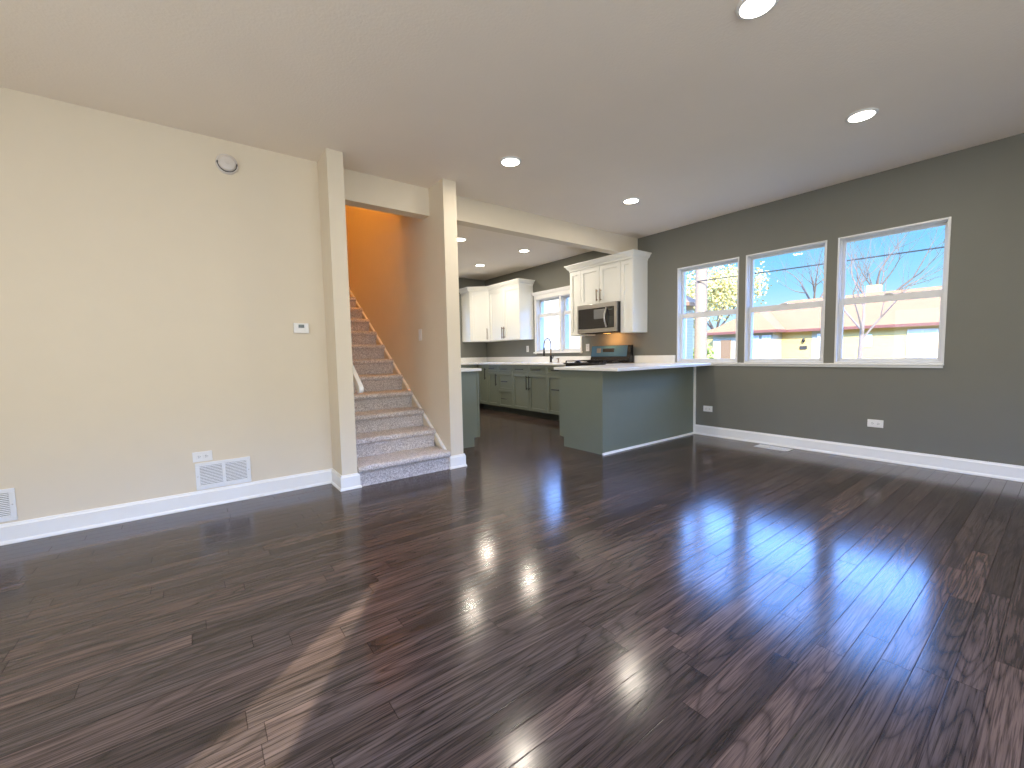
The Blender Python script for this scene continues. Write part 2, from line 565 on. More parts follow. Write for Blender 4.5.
# baseboards (board with an eased top and a quarter-round shoe)
BP = [(0, 0), (0.024, 0), (0.024, 0.008), (0.021, 0.017), (0.016, 0.021), (0.016, 0.104), (0.011, 0.112), (0.009, 0.122), (0, 0.122)]
struct(MB().sweep([(XL, 0.0), (X1L, 0.0), (X1L, SP), (X1R, SP), (X1R, SP + 0.02)], BP), 'baseboard_left', M['trim'])
struct(MB().sweep([(X2L, SP + 0.02), (X2L, SP), (X2R, SP), (X2R, 0.36)], BP), 'baseboard_center', M['trim'])
struct(MB().sweep([(0.0, -0.875), (0.0, YF)], BP), 'baseboard_right', M['trim'])

# ------------------------------------------------------------------ windows
def sash(parent, name, x0, x1, y0, y1, z0, z1, st, top, bot):
    a = MB()
    a.box(x0, x1, y0, y0 + st, z0, z1); a.box(x0, x1, y1 - st, y1, z0, z1)
    a.box(x0, x1, y0 + st, y1 - st, z0, z0 + bot); a.box(x0, x1, y0 + st, y1 - st, z1 - top, z1)
    s_ = a.build(name, M['vinyl'], parent, bevel=0.002)
    xm = (x0 + x1) / 2
    MB().box(xm - 0.003, xm + 0.003, y0 + st, y1 - st, z0 + bot, z1 - top).build('pane', M['glass'], s_)
    return s_

def double_hung(i, y0, y1, z0, z1, zm, x_in=-0.008):
    """y0 < y1"""
    w = struct_empty('window_%d' % i, (0, (y0 + y1) / 2, z0))
    fr = MB()
    t = 0.017
    fr.box(x_in, WT, y0, y0 + t, z0, z1); fr.box(x_in, WT, y1 - t, y1, z0, z1)
    fr.box(x_in, WT, y0 + t, y1 - t, z1 - t, z1); fr.box(x_in, WT, y0 + t, y1 - t, z0, z0 + t)
    # inner stops
    fr.box(0.022, 0.040, y0 + t, y0 + t + 0.008, z0, z1); fr.box(0.022, 0.040, y1 - t - 0.008, y1 - t, z0, z1)
    fr.box(0.022, 0.040, y0 + t, y1 - t, z1 - t - 0.008, z1 - t)
    fr.build('frame', M['vinyl'], w, bevel=0.002)
    sash(w, 'upper_sash', 0.075, 0.105, y0 + t, y1 - t, zm - 0.022, z1 - t, 0.028, 0.026, 0.05)
    lo = sash(w, 'lower_sash', 0.042, 0.072, y0 + t, y1 - t, z0 + t, zm + 0.036, 0.030, 0.062, 0.03)
    MB().box(0.030, 0.050, (y0 + y1) / 2 - 0.03, (y0 + y1) / 2 + 0.03, zm + 0.036, zm + 0.046).build('sash_lock', M['vinyl'], lo)
    return w
for i, (a, b) in enumerate(WINS): double_hung(i + 1, b, a, WZ0, WZ1, 1.515)
struct(MB().box(-0.035, 0.03, -3.118, -0.605, 0.900, 0.9145, 0.003).box(-0.016, 0.0, -3.112, -0.615, 0.878, 0.900), 'trim_1', M['trim'])
# kitchen window: two narrow double-hung units under a crown head
ym = 1.59
double_hung(4, ym + 0.012, KW[0], KW[2], KW[3], 1.755)
double_hung(5, KW[1], ym - 0.012, KW[2], KW[3], 1.755)
kt = MB()
kt.box(-0.02, 0.0, KW[0], KW[0] + 0.03, 1.06, KW[3]); kt.box(-0.02, 0.0, KW[1] - 0.03, KW[1], 1.06, KW[3])
kt.box(-0.012, WT, ym - 0.012, ym + 0.012, KW[2], KW[3])
kt.box(-0.05, 0.0, KW[1] - 0.04, KW[0] + 0.04, 1.072, KW[2])
kt.box(-0.022, 0.0, KW[1] - 0.035, KW[0] + 0.035, KW[3], 2.14)
kt.sweep([(0.0, KW[0] + 0.04), (-0.022, KW[0] + 0.04), (-0.022, KW[1] - 0.04), (0.0, KW[1] - 0.04)][::-1], [(0, 2.13), (-0.012, 2.13), (-0.03, 2.165), (-0.042, 2.17), (-0.042, 2.182), (0, 2.182)])
struct(kt, 'trim_2', M['trim'])
# far wall window
w6 = struct_empty('window_6', (FW[0], YK, FW[2]))
a = MB()
for q in ((FW[0] - .08, FW[0], 1.08, 2.14), (FW[1], FW[1] + .08, 1.08, 2.14), (FW[0], FW[1], 1.08, FW[2]), (FW[0], FW[1], FW[3], 2.14)):
    a.box(q[0], q[1], YK - 0.02, YK, q[2], q[3])
a.build('casing', M['trim'], w6)
a = MB()
a.box(FW[0], FW[0] + .04, YK + .03, YK + .08, FW[2], FW[3]); a.box(FW[1] - .04, FW[1], YK + .03, YK + .08, FW[2], FW[3])
a.box(FW[0] + .04, FW[1] - .04, YK + .03, YK + .08, FW[2], FW[2] + .05); a.box(FW[0] + .04, FW[1] - .04, YK + .03, YK + .08, FW[3] - .05, FW[3])
a.box(FW[0] + .04, FW[1] - .04, YK + .03, YK + .08, 1.58, 1.64)
a.build('frame', M['vinyl'], w6)
MB().box(FW[0] + .04, FW[1] - .04, YK + .05, YK + .056, FW[2] + .05, FW[3] - .05).build('pane', M['glass'], w6)
# picture window and sidelight, both added to light the room
w7 = struct_empty('window_7', (PWN[0], YF, PWN[2]))
a = MB()
a.box(PWN[0], PWN[0] + .05, YF - .12, YF - .05, PWN[2], PWN[3]); a.box(PWN[1] - .05, PWN[1], YF - .12, YF - .05, PWN[2], PWN[3])
a.box(PWN[0], PWN[1], YF - .12, YF - .05, PWN[2], PWN[2] + .05); a.box(PWN[0], PWN[1], YF - .12, YF - .05, PWN[3] - .05, PWN[3])
for xx in (-4.7, -3.5): a.box(xx - .03, xx + .03, YF - .12, YF - .05, PWN[2], PWN[3])
a.build('frame', M['vinyl'], w7)
MB().box(PWN[0], PWN[1], YF - .09, YF - .084, PWN[2], PWN[3]).build('pane', M['glass'], w7)
w8 = struct_empty('window_8', (XL, SL[0], SL[2]))  # added opening that lets in the sun streak
MB().box(XL - .09, XL - .084, SL[0], SL[1], SL[2], SL[3]).build('pane', M['glass'], w8)
dd_ = bpy.data.lights.new('front_window_fill', 'AREA')  # fill lamp added in the window opening to strengthen the daylight
dd_.shape = 'RECTANGLE'; dd_.size = PWN[1] - PWN[0] - .1; dd_.size_y = PWN[3] - PWN[2] - .1
dd_.energy = FRONT_FILL_W; dd_.color = FRONT_FILL_C
do_ = bpy.data.objects.new('front_window_fill', dd_)
do_.location = ((PWN[0] + PWN[1]) / 2, YF - 0.04, (PWN[2] + PWN[3]) / 2)
do_.rotation_euler = (PI / 2, 0, 0)
COL.objects.link(do_)
w9 = struct_empty('window_9', (XL, LW[0], LW[2]))  # unseen window, added to bring light from the left
a = MB()
a.box(XL - .12, XL - .05, LW[0], LW[0] + .05, LW[2], LW[3]); a.box(XL - .12, XL - .05, LW[1] - .05, LW[1], LW[2], LW[3])
a.box(XL - .12, XL - .05, LW[0] + .05, LW[1] - .05, LW[2], LW[2] + .05); a.box(XL - .12, XL - .05, LW[0] + .05, LW[1] - .05, LW[3] - .05, LW[3])
ym_ = (LW[0] + LW[1]) / 2
a.box(XL - .12, XL - .05, ym_ - .03, ym_ + .03, LW[2] + .05, LW[3] - .05)
a.build('frame', M['vinyl'], w9)
MB().box(XL - .09, XL - .084, LW[0], LW[1], LW[2], LW[3]).build('pane', M['glass'], w9)
struct(MB().box(XL - 5.5, XL - WT, -3.52, -3.40, -.6, 4.6), 'sun_block_wall', M['pale_paint'])  # unseen wall added to keep the sun out of the left window
dl_ = bpy.data.lights.new('left_window_fill', 'AREA')  # added fill lamp, boosts the light from the left
dl_.shape = 'RECTANGLE'; dl_.size = LW[3] - LW[2] - .1; dl_.size_y = LW[1] - LW[0] - .1
dl_.energy = LEFT_FILL_W; dl_.color = (1.0, 0.96, 0.87)
do_ = bpy.data.objects.new('left_window_fill', dl_)
do_.location = (XL - .04, ym_, (LW[2] + LW[3]) / 2)
do_.rotation_euler = (0, -PI / 2, 0)
COL.objects.link(do_)
# added unseen awning outside the sidelight (its slanted edge trims the sunbeam)
aw = MB().prism([(-4.216, 2.28), (-4.90, 1.415), (-4.90, 3.3), (-3.6, 3.3), (-3.6, 2.28)], -7.36, -7.30, 'YZ')
tag(aw.build('sunbeam_blocker', M['pale_paint'], loc=(-7.33, -4.3, 2.3)), 'added unseen slanted awning panel outside the sidelight', 'blocker')

# ================================================================== STAIRS
RI, TR, N = 0.1735, 0.2585, 17
Y0 = -0.30
st = thing('carpeted_staircase', ((X1R + X2L) / 2, Y0, 0), 'straight grey carpeted staircase rising between the two cream walls', 'staircase')
for i in range(N):
    y = Y0 + i * TR + (0.035 if i else 0)
    z0, z1 = i * RI, (i + 1) * RI
    yb = 5.95 if i == N - 1 else Y0 + (i + 1) * TR + 0.06
    R = 0.028
    prof = [(yb, z0 if i else 0.0), (y + 0.022, z0 if i else 0.0)]
    if i == 0: prof = [(yb, 0.0), (y + 0.012, 0.0)]
    prof += [(y + 0.014, z1 - 2 * R - 0.02), (y + 0.006, z1 - 2 * R)]
    for q in range(7):
        a = -PI / 2 + PI * q / 6
        prof.append((y + 0.006 - math.cos(a) * R * 0.8 + 0.0, z1 - R + math.sin(a) * R))
    prof.append((yb, z1))
    MB().prism(prof, X1R + 0.002, X2L - 0.018, 'YZ').build('step', M['carpet'], st, smooth=True)
sl = RI / TR
def sk(y): return 0.168 + (y + 0.20) * (sl - 0.005)
skb = MB().prism([(-0.205, 0.10), (4.1, sk(4.1) - 0.5), (4.1, sk(4.1)), (-0.205, sk(-0.205))], X2L - 0.018, X2L - 0.001, 'YZ')
skb.build('skirt_board', M['cream'], st)
cp = MB().prism([(-0.21, sk(-0.21) - 0.012), (4.1, sk(4.1) - 0.012), (4.1, sk(4.1) + 0.010), (-0.21, sk(-0.21) + 0.010)], X2L - 0.024, X2L - 0.001, 'YZ')
cp.build('skirt_cap', M['trim'], st)
# handrail: flat white board on the left stair wall, on two brackets
hr = thing('stair_handrail', (X1R + 0.08, -0.2, 0.85), 'white wooden stair handrail, lower end showing past the left post', 'handrail')
def hz(y): return 0.806 + (y + 0.20) * 0.70
b = MB()
poly = []
L0 = -0.205
ang = math.atan(0.70)
for q in range(7):
    a_ = ang + PI / 2 + PI * q / 6
    poly.append((L0 + 0.036 * math.cos(a_), hz(L0) + 0.036 * math.sin(a_)))
oy, oz = -math.sin(ang) * 0.036, math.cos(ang) * 0.036
poly += [(3.6 - oy, hz(3.6) - oz), (3.6 + oy, hz(3.6) + oz)]
b.prism(poly, X1R + 0.060, X1R + 0.098, 'YZ')
b.build('rail', M['trim'], hr, bevel=0.006)
for yy in (0.25, 1.7, 3.2):
    MB().tube([(X1R, yy, hz(yy) - .09), (X1R + .05, yy, hz(yy) - .09), (X1R + .078, yy, hz(yy) - .03)], 0.007, 8).lathe([(0.0, 0), (0.028, 0), (0.028, 0.006), (0.0, 0.006)], (X1R, yy, hz(yy) - .09), seg=12).build('bracket', M['nickel'], hr)
# lamp up in the stairwell
lp = thing('stairwell_lamp', (-3.655, 0.95, 5.3), 'amber ceiling lamp up in the stairwell', 'ceiling lamp')
MB().lathe([(0.0, 0.0), (0.14, 0.0), (0.15, -0.03), (0.12, -0.09), (0.0, -0.11)], (-3.655, 0.95, 5.3), seg=24).build('shade', emit('amber_shade', (1.0, 0.45, 0.1), 3.0), lp, smooth=True)
ld = bpy.data.lights.new('stairwell_light', 'POINT')
ld.energy = STAIR_W; ld.color = STAIR_C; ld.shadow_soft_size = 0.10
lo = bpy.data.objects.new('stairwell_light', ld)
lo.location = (-3.655, 0.95, 5.0)
COL.objects.link(lo)

# ================================================================== CEILING LIGHTS
def ceiling_light(x, y, label, power=LAMP_W):
    t = thing('recessed_ceiling_light', (x, y, H), label, 'ceiling light', 'recessed ceiling lights')
    MB().lathe([(0.072, -0.001), (0.072, -0.010), (0.082, -0.010), (0.088, -0.006), (0.090, 0.0)], (x, y, H), seg=40).build('trim_ring', M['plastic'], t, smooth=True)
    MB().lathe([(0.0, -0.004), (0.072, -0.004), (0.072, -0.0095), (0.0, -0.0105)], (x, y, H), seg=40).build('lens', M['lens'], t)
    d = bpy.data.lights.new('ceiling_light_lamp', 'AREA')
    d.shape = 'DISK'; d.size = 0.14; d.energy = power; d.color = LAMP_C
    o = bpy.data.objects.new('ceiling_light_lamp', d)
    o.location = (x, y, H - 0.016)
    COL.objects.link(o)
ceiling_light(-2.936, -2.83, 'round ceiling light cut by the top edge of the picture')
ceiling_light(-1.345, -2.83, 'round ceiling light nearest the right window')
ceiling_light(-2.919, -0.905, 'round ceiling light nearest the post right of the stairs')
ceiling_light(-1.325, -0.897, 'round ceiling light nearest the beam and the microwave cabinets')
ceiling_light(-0.935, 1.40, 'round kitchen ceiling light right of the other two, nearest the beam', LAMP_W * 1.25)
ceiling_light(-0.938, 2.65, 'round kitchen ceiling light furthest back, above the corner cabinets', LAMP_W * 1.25)
ceiling_light(-2.086, 1.37, 'round kitchen ceiling light half hidden by the post edge', LAMP_W * 1.25)
ceiling_light(-2.086, 2.65, 'round kitchen ceiling light hidden behind the post', LAMP_W * 1.25)
ceiling_light(-5.9, -2.6, 'added round fill light above and left of the camera')  # extra lamp, added to brighten the left faces of the stair walls
ceiling_light(-2.93, -4.75, 'round ceiling light behind the camera on the right')
ceiling_light(-6.2, -4.4, 'added round fill light behind the camera on the left')  # also an added lamp, fills from the rear left

# ================================================================== KITCHEN
def shaker(mb, u0, u1, w0, w1, d=0.0, th=0.02, st=0.055, rec=0.016):
    """shaker front on local plane y=-d (out = -y)"""
    g = 0.003
    u0 += g; u1 -= g; w0 += g; w1 -= g
    st = min(st, (u1 - u0) * 0.3, (w1 - w0) * 0.3)
    a, b_ = -d - th, -d
    mb.box(u0, u0 + st, a, b_, w0, w1); mb.box(u1 - st, u1, a, b_, w0, w1)
    mb.box(u0 + st, u1 - st, a, b_, w1 - st, w1); mb.box(u0 + st, u1 - st, a, b_, w0, w0 + st)
    mb.box(u0 + st, u1 - st, a + rec, b_, w0 + st, w1 - st)
    return mb
def pull(mat4, u, w, length, vertical, d, parent, mt):
    b = MB(mat4)
    r = 0.0068
    y = -d - 0.032
    if vertical:
        b.cyl((u, y, w - length / 2), (u, y, w + length / 2), r, 10)
        for s_ in (-1, 1): b.cyl((u, -d, w + s_ * length * .38), (u, y, w + s_ * length * .38), r * .8, 8)
    else:
        b.cyl((u - length / 2, y, w), (u + length / 2, y, w), r, 10)
        for s_ in (-1, 1): b.cyl((u + s_ * length * .38, -d, w), (u + s_ * length * .38, y, w), r * .8, 8)
    return b.build('handle', M[mt], parent, smooth=True)

CT, CB = 0.910, 0.880                      # worktop top and underside
TK = 0.105                                 # toe kick height
BX = -0.61                                 # cabinet body front on the grey wall

def base_cabinet(u0, u1, mat4, depth, label, layout, loc, group='green base cabinets', back=0.0):
    """u along the run, body from local y=0 (front) to +depth (back)"""
    t = thing('base_cabinet', loc, label, 'cabinet', group)
    b = MB(mat4).box(u0 + .001, u1 - .001, 0.0, depth, TK, CB - .001)
    b.build('body', M['green'], t)
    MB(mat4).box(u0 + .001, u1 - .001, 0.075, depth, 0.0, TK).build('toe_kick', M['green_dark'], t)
    for kind, a, c_, w0, w1, hk in layout:
        o = shaker(MB(mat4), a, c_, w0, w1, 0.0, st=0.05 if kind == 'door' else 0.035).build(kind, M['green'], t, bevel=0.0015)
        if hk: pull(mat4, hk[0], hk[1], hk[2], hk[3], 0.02, o, 'black_metal')
    return t
Mx = face(BX, 0, FACE_X)                    # local u = -world y
D0, D1, D2 = 0.735, 0.872, TK + 0.004       # drawer band, door band
def on_right(y1, y0): return -y1, -y0       # far edge -> left
# from the far corner towards the range: y ranges
segs = [3.29, 2.963, 2.606, 2.166, 1.257, 0.815]
u0, u1 = on_right(segs[0], segs[1])
base_cabinet(u0, u1, Mx, 0.60, 'narrow green base cabinet with one tall door in the far corner', [('door', u0, u1, D2, D1, (u1 - .05, .70, .22, True))], (BX, 3.12, 0))
u0, u1 = on_right(segs[1], segs[2])
base_cabinet(u0, u1, Mx, 0.60, 'green base cabinet with one drawer over one door, left of the three-drawer unit', [('drawer', u0, u1, D0, D1, ((u0 + u1) / 2, .803, .15, False)), ('door', u0, u1, D2, D0, (u1 - .045, .60, .22, True))], (BX, 2.78, 0))
u0, u1 = on_right(segs[2], segs[3])
um = (u0 + u1) / 2
base_cabinet(u0, u1, Mx, 0.60, 'green base cabinet of three stacked drawers', [('drawer', u0, u1, D0, D1, (um, .803, .17, False)), ('drawer', u0, u1, 0.42, D0, (um, .578, .17, False)), ('drawer', u0, u1, D2, 0.42, (um, .265, .17, False))], (BX, 2.39, 0))
u0, u1 = on_right(segs[3], segs[4])
um = (u0 + u1) / 2
base_cabinet(u0, u1, Mx, 0.60, 'wide green sink base with paired doors under the kitchen window', [('drawer', u0, um, D0, D1, ((u0 + um) / 2, .803, .19, False)), ('drawer', um, u1, D0, D1, ((u1 + um) / 2, .803, .19, False)), ('door', u0, um, D2, D0, (um - .035, .58, .24, True)), ('door', um, u1, D2, D0, (um + .035, .58, .24, True))], (BX, 1.71, 0))
u0, u1 = on_right(segs[4], segs[5])
um = (u0 + u1) / 2
base_cabinet(u0, u1, Mx, 0.60, 'green base cabinet with drawer and pull-out front, half hidden by the peninsula', [('drawer', u0, u1, D0, D1, (um, .803, .17, False)), ('door', u0, u1, D2, D0, (um, .50, .17, False))], (BX, 1.04, 0))
# far wall run
My = face(0, 3.31, FACE_Y)
base_cabinet(-1.20, -0.645, My, 0.60, 'green drawer cabinet on the far wall beside the corner', [('drawer', -1.20, -0.645, D0, D1, (-.92, .803, .17, False)), ('door', -1.20, -.645, D2, D0, (-.70, .6, .22, True))], (-.92, 3.31, 0))
base_cabinet(-2.0, -1.20, My, 0.60, 'green cabinet on the far wall glimpsed beside the post', [('drawer', -2.0, -1.2, D0, D1, (-1.6, .803, .19, False)), ('door', -2.0, -1.6, D2, D0, (-1.64, .6, .22, True)), ('door', -1.6, -1.2, D2, D0, (-1.56, .6, .22, True))], (-1.6, 3.31, 0))

def slab(mb, poly): return mb.prism(poly, CB, CT, 'XY')
t = thing('kitchen_worktop', (-0.32, 2.2, CT), 'white quartz worktop running round the far kitchen corner', 'worktop')
slab(MB(), [(-0.001, 0.812), (-0.001, YK - .001), (-2.0, YK - .001), (-2.0, 3.27), (-0.645, 3.27), (-0.645, 0.812)]).build('slab', M['quartz'], t, bevel=0.003)
bs = MB().box(-0.021, -0.001, 0.812, YK - .002, CT, 1.012).box(-2.0, -0.021, YK - .022, YK - .002, CT, 1.012)
bs.build('backsplash', M['quartz'], t, bevel=0.002)

# stair-side counter (only its end shows past the post)
Ms = Matrix.Translation((-2.47, 0, 0)) @ Matrix.Rotation(PI / 2, 4, 'Z')   # faces +x
t = thing('stair_wall_cabinet', (-2.78, 0.38, 0), 'green base cabinet end panel just right of the post', 'cabinet')
MB().prism([(-3.084, 0.0), (-2.545, 0.0), (-2.545, TK), (-2.47, TK), (-2.47, CB - .001), (-3.084, CB - .001)], 0.385, 0.405, 'XZ').build('end_panel', M['green'], t)
MB().box(-2.492, -2.468, 0.377, 0.386, TK, CB - .002).build('corner_stile', M['green'], t)
MB().box(-3.084, -2.47, 0.405, 1.60, TK, CB - .001).build('body', M['green'], t)
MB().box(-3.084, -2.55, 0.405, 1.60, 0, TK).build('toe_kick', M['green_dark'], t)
for a, c_ in ((0.41, 1.0), (1.0, 1.595)):
    o = shaker(MB(Ms), a, c_, D2, D0).build('door', M['green'], t)
    pull(Ms, (a + c_) / 2 + (.25 if a < .9 else -.25), .6, .22, True, 0.02, o, 'black_metal')
    o = shaker(MB(Ms), a, c_, D0, D1, st=.035).build('drawer', M['green'], t)
    pull(Ms, (a + c_) / 2, .803, .17, False, 0.02, o, 'black_metal')
tag(MB().box(-3.084, -2.44, 0.355, 1.62, CB, CT).build('stair_side_worktop', M['quartz'], loc=(-2.76, 1.0, CB), bevel=0.003), 'white worktop end just right of the post', 'worktop')

# peninsula
PX, PY = -1.76, -0.87
t = thing('peninsula_cabinet', (-0.9, -0.5, 0), 'green peninsula base with plain back and end panels', 'cabinet')
MB().box(PX + 0.018, -0.004, PY, PY + 0.018, 0.0, CB - .001).build('back_panel', M['green'], t)
MB().prism([(PY, 0.0), (-0.295, 0.0), (-0.295, 0.115), (-0.225, 0.115), (-0.225, CB - .001), (PY, CB - .001)], PX, PX + 0.018, 'YZ').build('end_panel', M['green'], t)
MB().box(PX - 0.004, PX + 0.024, PY - 0.005, PY + 0.02, 0.022, CB - .002).build('corner_stile', M['green'], t)
MB().box(PX + .018, -0.64, PY + .018, -0.235, TK, CB - .001).build('body', M['green'], t)
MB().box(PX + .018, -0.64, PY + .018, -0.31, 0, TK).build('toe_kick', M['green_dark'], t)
Mp = Matrix.Translation((0, -0.235, 0)) @ Matrix.Rotation(PI, 4, 'Z')
for a, c_ in ((0.66, 1.2), (1.2, 1.735)):
    o = shaker(MB(Mp), a, c_, D2, D0).build('door', M['green'], t)
    pull(Mp, (a + c_) / 2 + (.22 if a < .9 else -.22), .6, .22, True, 0.02, o, 'black_metal')
    o = shaker(MB(Mp), a, c_, D0, D1, st=.035).build('drawer', M['green'], t)
    pull(Mp, (a + c_) / 2, .803, .17, False, 0.02, o, 'black_metal')
MB().box(-0.62, -0.004, PY + .02, 0.035, 0, CB - .001).build('corner_body', M['green'], t)
struct(MB().sweep([(PX - 0.006, PY), (-0.03, PY)], [(0, 0), (0.020, 0), (0.018, 0.012), (0.011, 0.019), (0, 0.021)]), 'trim_3', M['trim'])
struct(MB().box(-0.022, -0.002, PY - 0.022, PY, 0.0, CB - .001), 'trim_4', M['trim'])
t = thing('peninsula_worktop', (-0.9, -0.6, CB), 'white quartz peninsula worktop overhanging the green back panel', 'worktop')
slab(MB(), [(-1.81, -1.107), (-0.001, -1.107), (-0.001, 0.040), (-0.645, 0.040), (-0.645, -0.19), (-1.81, -0.19)]).build('slab', M['quartz'], t, bevel=0.003)
MB().box(-0.021, -0.001, -0.603, 0.040, CT, 1.012).build('backsplash', M['quartz'], t, bevel=0.002)

# ---- upper cabinets
UB, UT = 1.335, 2.326
CR = [(0.0, UT - 0.005), (0.004, UT - 0.005), (0.010, UT + 0.02), (0.030, UT + 0.035), (0.052, UT + 0.075), (0.064, UT + 0.080), (0.064, UT + 0.092), (0.0, UT + 0.092)]
UD = -0.33
Mu = face(UD + 0.02, 0, FACE_X)
def upper(y1, y0, label, zb, doors, hm, loc):
    t = thing('wall_cabinet', loc, label, 'cabinet', 'white wall cabinets')
    MB().box(UD + 0.02, -0.001, y0, y1, zb, UT).build('body', M['white_cab'], t, bevel=0.001)
    for a, c_, hk in doors:
        o = shaker(MB(Mu), -a, -c_, zb, UT - 0.01, 0.0, st=0.058).build('door', M['white_cab'], t, bevel=0.0015)
        if hk: pull(Mu, -hk[0], hk[1], hk[2], True, 0.02, o, hm)
    return t
YA, YB, YC, YD = -0.165, 0.042, 0.797, 1.025
tn = upper(YB, YA, 'narrow white wall cabinet right of the microwave with a plain side', UB, [(YB, YA, None)], 'bronze', (-.17, -.06, UB))
upper(YC, YB, 'white double-door wall cabinet over the microwave with bronze pulls', 1.775, [(YC, (YB + YC) / 2, ((YB + YC) / 2 + .035, 1.90, .17)), ((YB + YC) / 2, YB, ((YB + YC) / 2 - .035, 1.90, .17))], 'bronze', (-.17, .42, 1.775))
upper(YD, YC, 'narrow white wall cabinet left of the microwave beside the kitchen window', UB, [(YD, YC, None)], 'bronze', (-.17, .91, UB))
tag(MB().sweep([(0.0, YA), (UD, YA), (UD, YD), (0.0, YD)][::-1], CR).build('crown_moulding', M['white_cab'], loc=(-.33, .4, UT)), 'white crown moulding along the top of the microwave cabinets', 'moulding')
# far pair + diagonal corner
YE, YG = 2.315, 3.30
ye = (YE + YG) / 2
upper(YG, YE, 'white double-door wall cabinet left of the kitchen window', UB, [(YG, ye, (ye + .03, 1.48, .22)), (ye, YE, (ye - .03, 1.48, .22))], 'bronze', (-.17, 2.8, UB))
t = thing('wall_cabinet', (-.3, 3.6, UB), 'white diagonal corner wall cabinet with a single door', 'cabinet', 'white wall cabinets')
DX, DY = -0.615, 3.585
MB().prism([(-0.001, YG + .001), (UD + .014, YG + .001), (DX + .014, DY + .014), (DX + .014, YK - .001), (-0.001, YK - .001)], UB, UT, 'XY').build('body', M['white_cab'], t, bevel=0.001)
Md = Matrix.Translation((DX + .014, DY + .014, 0)) @ Matrix.Rotation(-PI / 4, 4, 'Z')
dl = math.hypot(UD - DX, YG - DY)
o = shaker(MB(Md), 0.012, dl - 0.012, UB, UT - .01, 0.0, st=0.06).build('door', M['white_cab'], t, bevel=0.0015)
pull(Md, dl - 0.045, 1.48, .22, True, 0.02, o, 'bronze')
tag(MB().sweep([(0.0, YE), (UD, YE), (UD, YG), (DX, DY), (DX, YK - .002)][::-1], CR).build('crown_moulding', M['white_cab'], loc=(-.33, 2.8, UT)), 'white crown moulding along the top of the corner cabinets', 'moulding')

# ---- microwave
t = thing('microwave', (-.2, .42, 1.36), 'stainless over-the-range microwave with black glass door', 'microwave')
my0, my1, mz0, mz1, mx = 0.048, 0.792, 1.352, 1.772, -0.385
MB().box(mx, -0.002, my0, my1, mz0, mz1).build('body', M['black_enamel'], t, bevel=0.003)
Mm = face(mx, 0, FACE_X)
fu0, fu1 = -my1, -my0
b = MB(Mm)
b.box(fu0, fu1, -.025, 0, mz1 - .062, mz1); b.box(fu0, fu1, -.025, 0, mz0 + .006, mz0 + .062)
b.box(fu0, fu0 + .022, -.025, 0, mz0 + .062, mz1 - .062); b.box(fu1 - .04, fu1, -.025, 0, mz0 + .062, mz1 - .062)
b.build('front_frame', M['steel'], t, bevel=0.002)
dr = MB(Mm).box(fu0 + .022, fu1 - .17, -.022, 0, mz0 + .062, mz1 - .062).build('door', M['black_glass'], t)
MB(Mm).box(fu0 + .33, fu1 - .215, -.0226, -.0218, mz0 + .20, mz1 - .085).build('label_sheet', M['sticker'], dr)
cp_ = MB(Mm).box(fu1 - .17, fu1 - .04, -.022, 0, mz0 + .062, mz1 - .062).build('control_panel', M['black_glass'], t)
b = MB(Mm)
b.box(fu1 - .145, fu1 - .065, -.0235, -.022, mz1 - .115, mz1 - .09)
b.build('display', M['lcd'], cp_)
b = MB(Mm)
for i in range(5):
    for j in range(3): b.box(fu1 - .145 + j * .03, fu1 - .125 + j * .03, -.0232, -.022, mz0 + .085 + i * .03, mz0 + .10 + i * .03)
b.build('keypad', M['lcd'], cp_)
hu = fu1 - .175
hpts = []
for i in range(11):
    s_ = i / 10
    hpts.append((hu, -.03 - .042 * math.sin(PI * s_), mz0 + .075 + (mz1 - mz0 - .15) * s_))
MB(Mm).tube(hpts, 0.012, 10).build('handle', M['nickel'], t, smooth=True)
MB().box(mx + .06, -.06, my0 + .08, my1 - .08, mz0 - .006, mz0).build('underside_grille', M['black_enamel'], t)
ul = MB().box(-0.22, -0.16, 0.35, 0.45, mz0 - .008, mz0 - .006).build('cooktop_lamp', emit('warm_cooktop_lamp', (1.0, 0.55, 0.16), 2.0), t)
d = bpy.data.lights.new('cooktop_light', 'AREA')
d.shape = 'RECTANGLE'; d.size = 0.07; d.size_y = 0.14; d.energy = 4.0; d.color = (1.0, 0.46, 0.14)
o = bpy.data.objects.new('cooktop_light', d)
o.location = (-0.19, 0.40, mz0 - .014)
o.rotation_euler = (0, math.radians(-35), 0)
COL.objects.link(o)

# ---- range
t = thing('gas_range', (-.35, .43, 0), 'black gas range with blue film on its backguard', 'range')
ry0, ry1 = 0.050, 0.803
MB().box(-0.66, -0.03, ry0 + .002, ry1 - .002, 0.05, 0.905).build('body', M['black_enamel'], t, bevel=0.003)
MB().box(-0.70, -0.03, ry0, ry1, 0.905, 0.925, .004).build('cooktop', M['black_enamel'], t)
for gy in (ry0 + .02, ry0 + .265, ry0 + .51):
    g = MB()
    gw = 0.225
    for yy in (gy, gy + gw): g.box(-0.66, -0.14, yy - .007, yy + .007, 0.942, 0.956)
    for xx in (-0.66, -0.53, -0.40, -0.27, -0.14): g.box(xx - .006, xx + .006, gy, gy + gw, 0.942, 0.956)
    for xx in (-0.66, -0.14):
        for yy in (gy, gy + gw): g.box(xx - .008, xx + .008, yy - .008, yy + .008, 0.925, 0.944)
    g.build('grate', M['black_metal'], t)
for bx, by in ((-.53, ry0 + .13), (-.27, ry0 + .13), (-.53, ry1 - .13), (-.27, ry1 - .13), (-.40, (ry0 + ry1) / 2)):
    MB().lathe([(0, .925), (.045, .925), (.045, .934), (.03, .938), (0, .938)], (bx, by, 0), seg=20).build('burner', M['black_metal'], t)
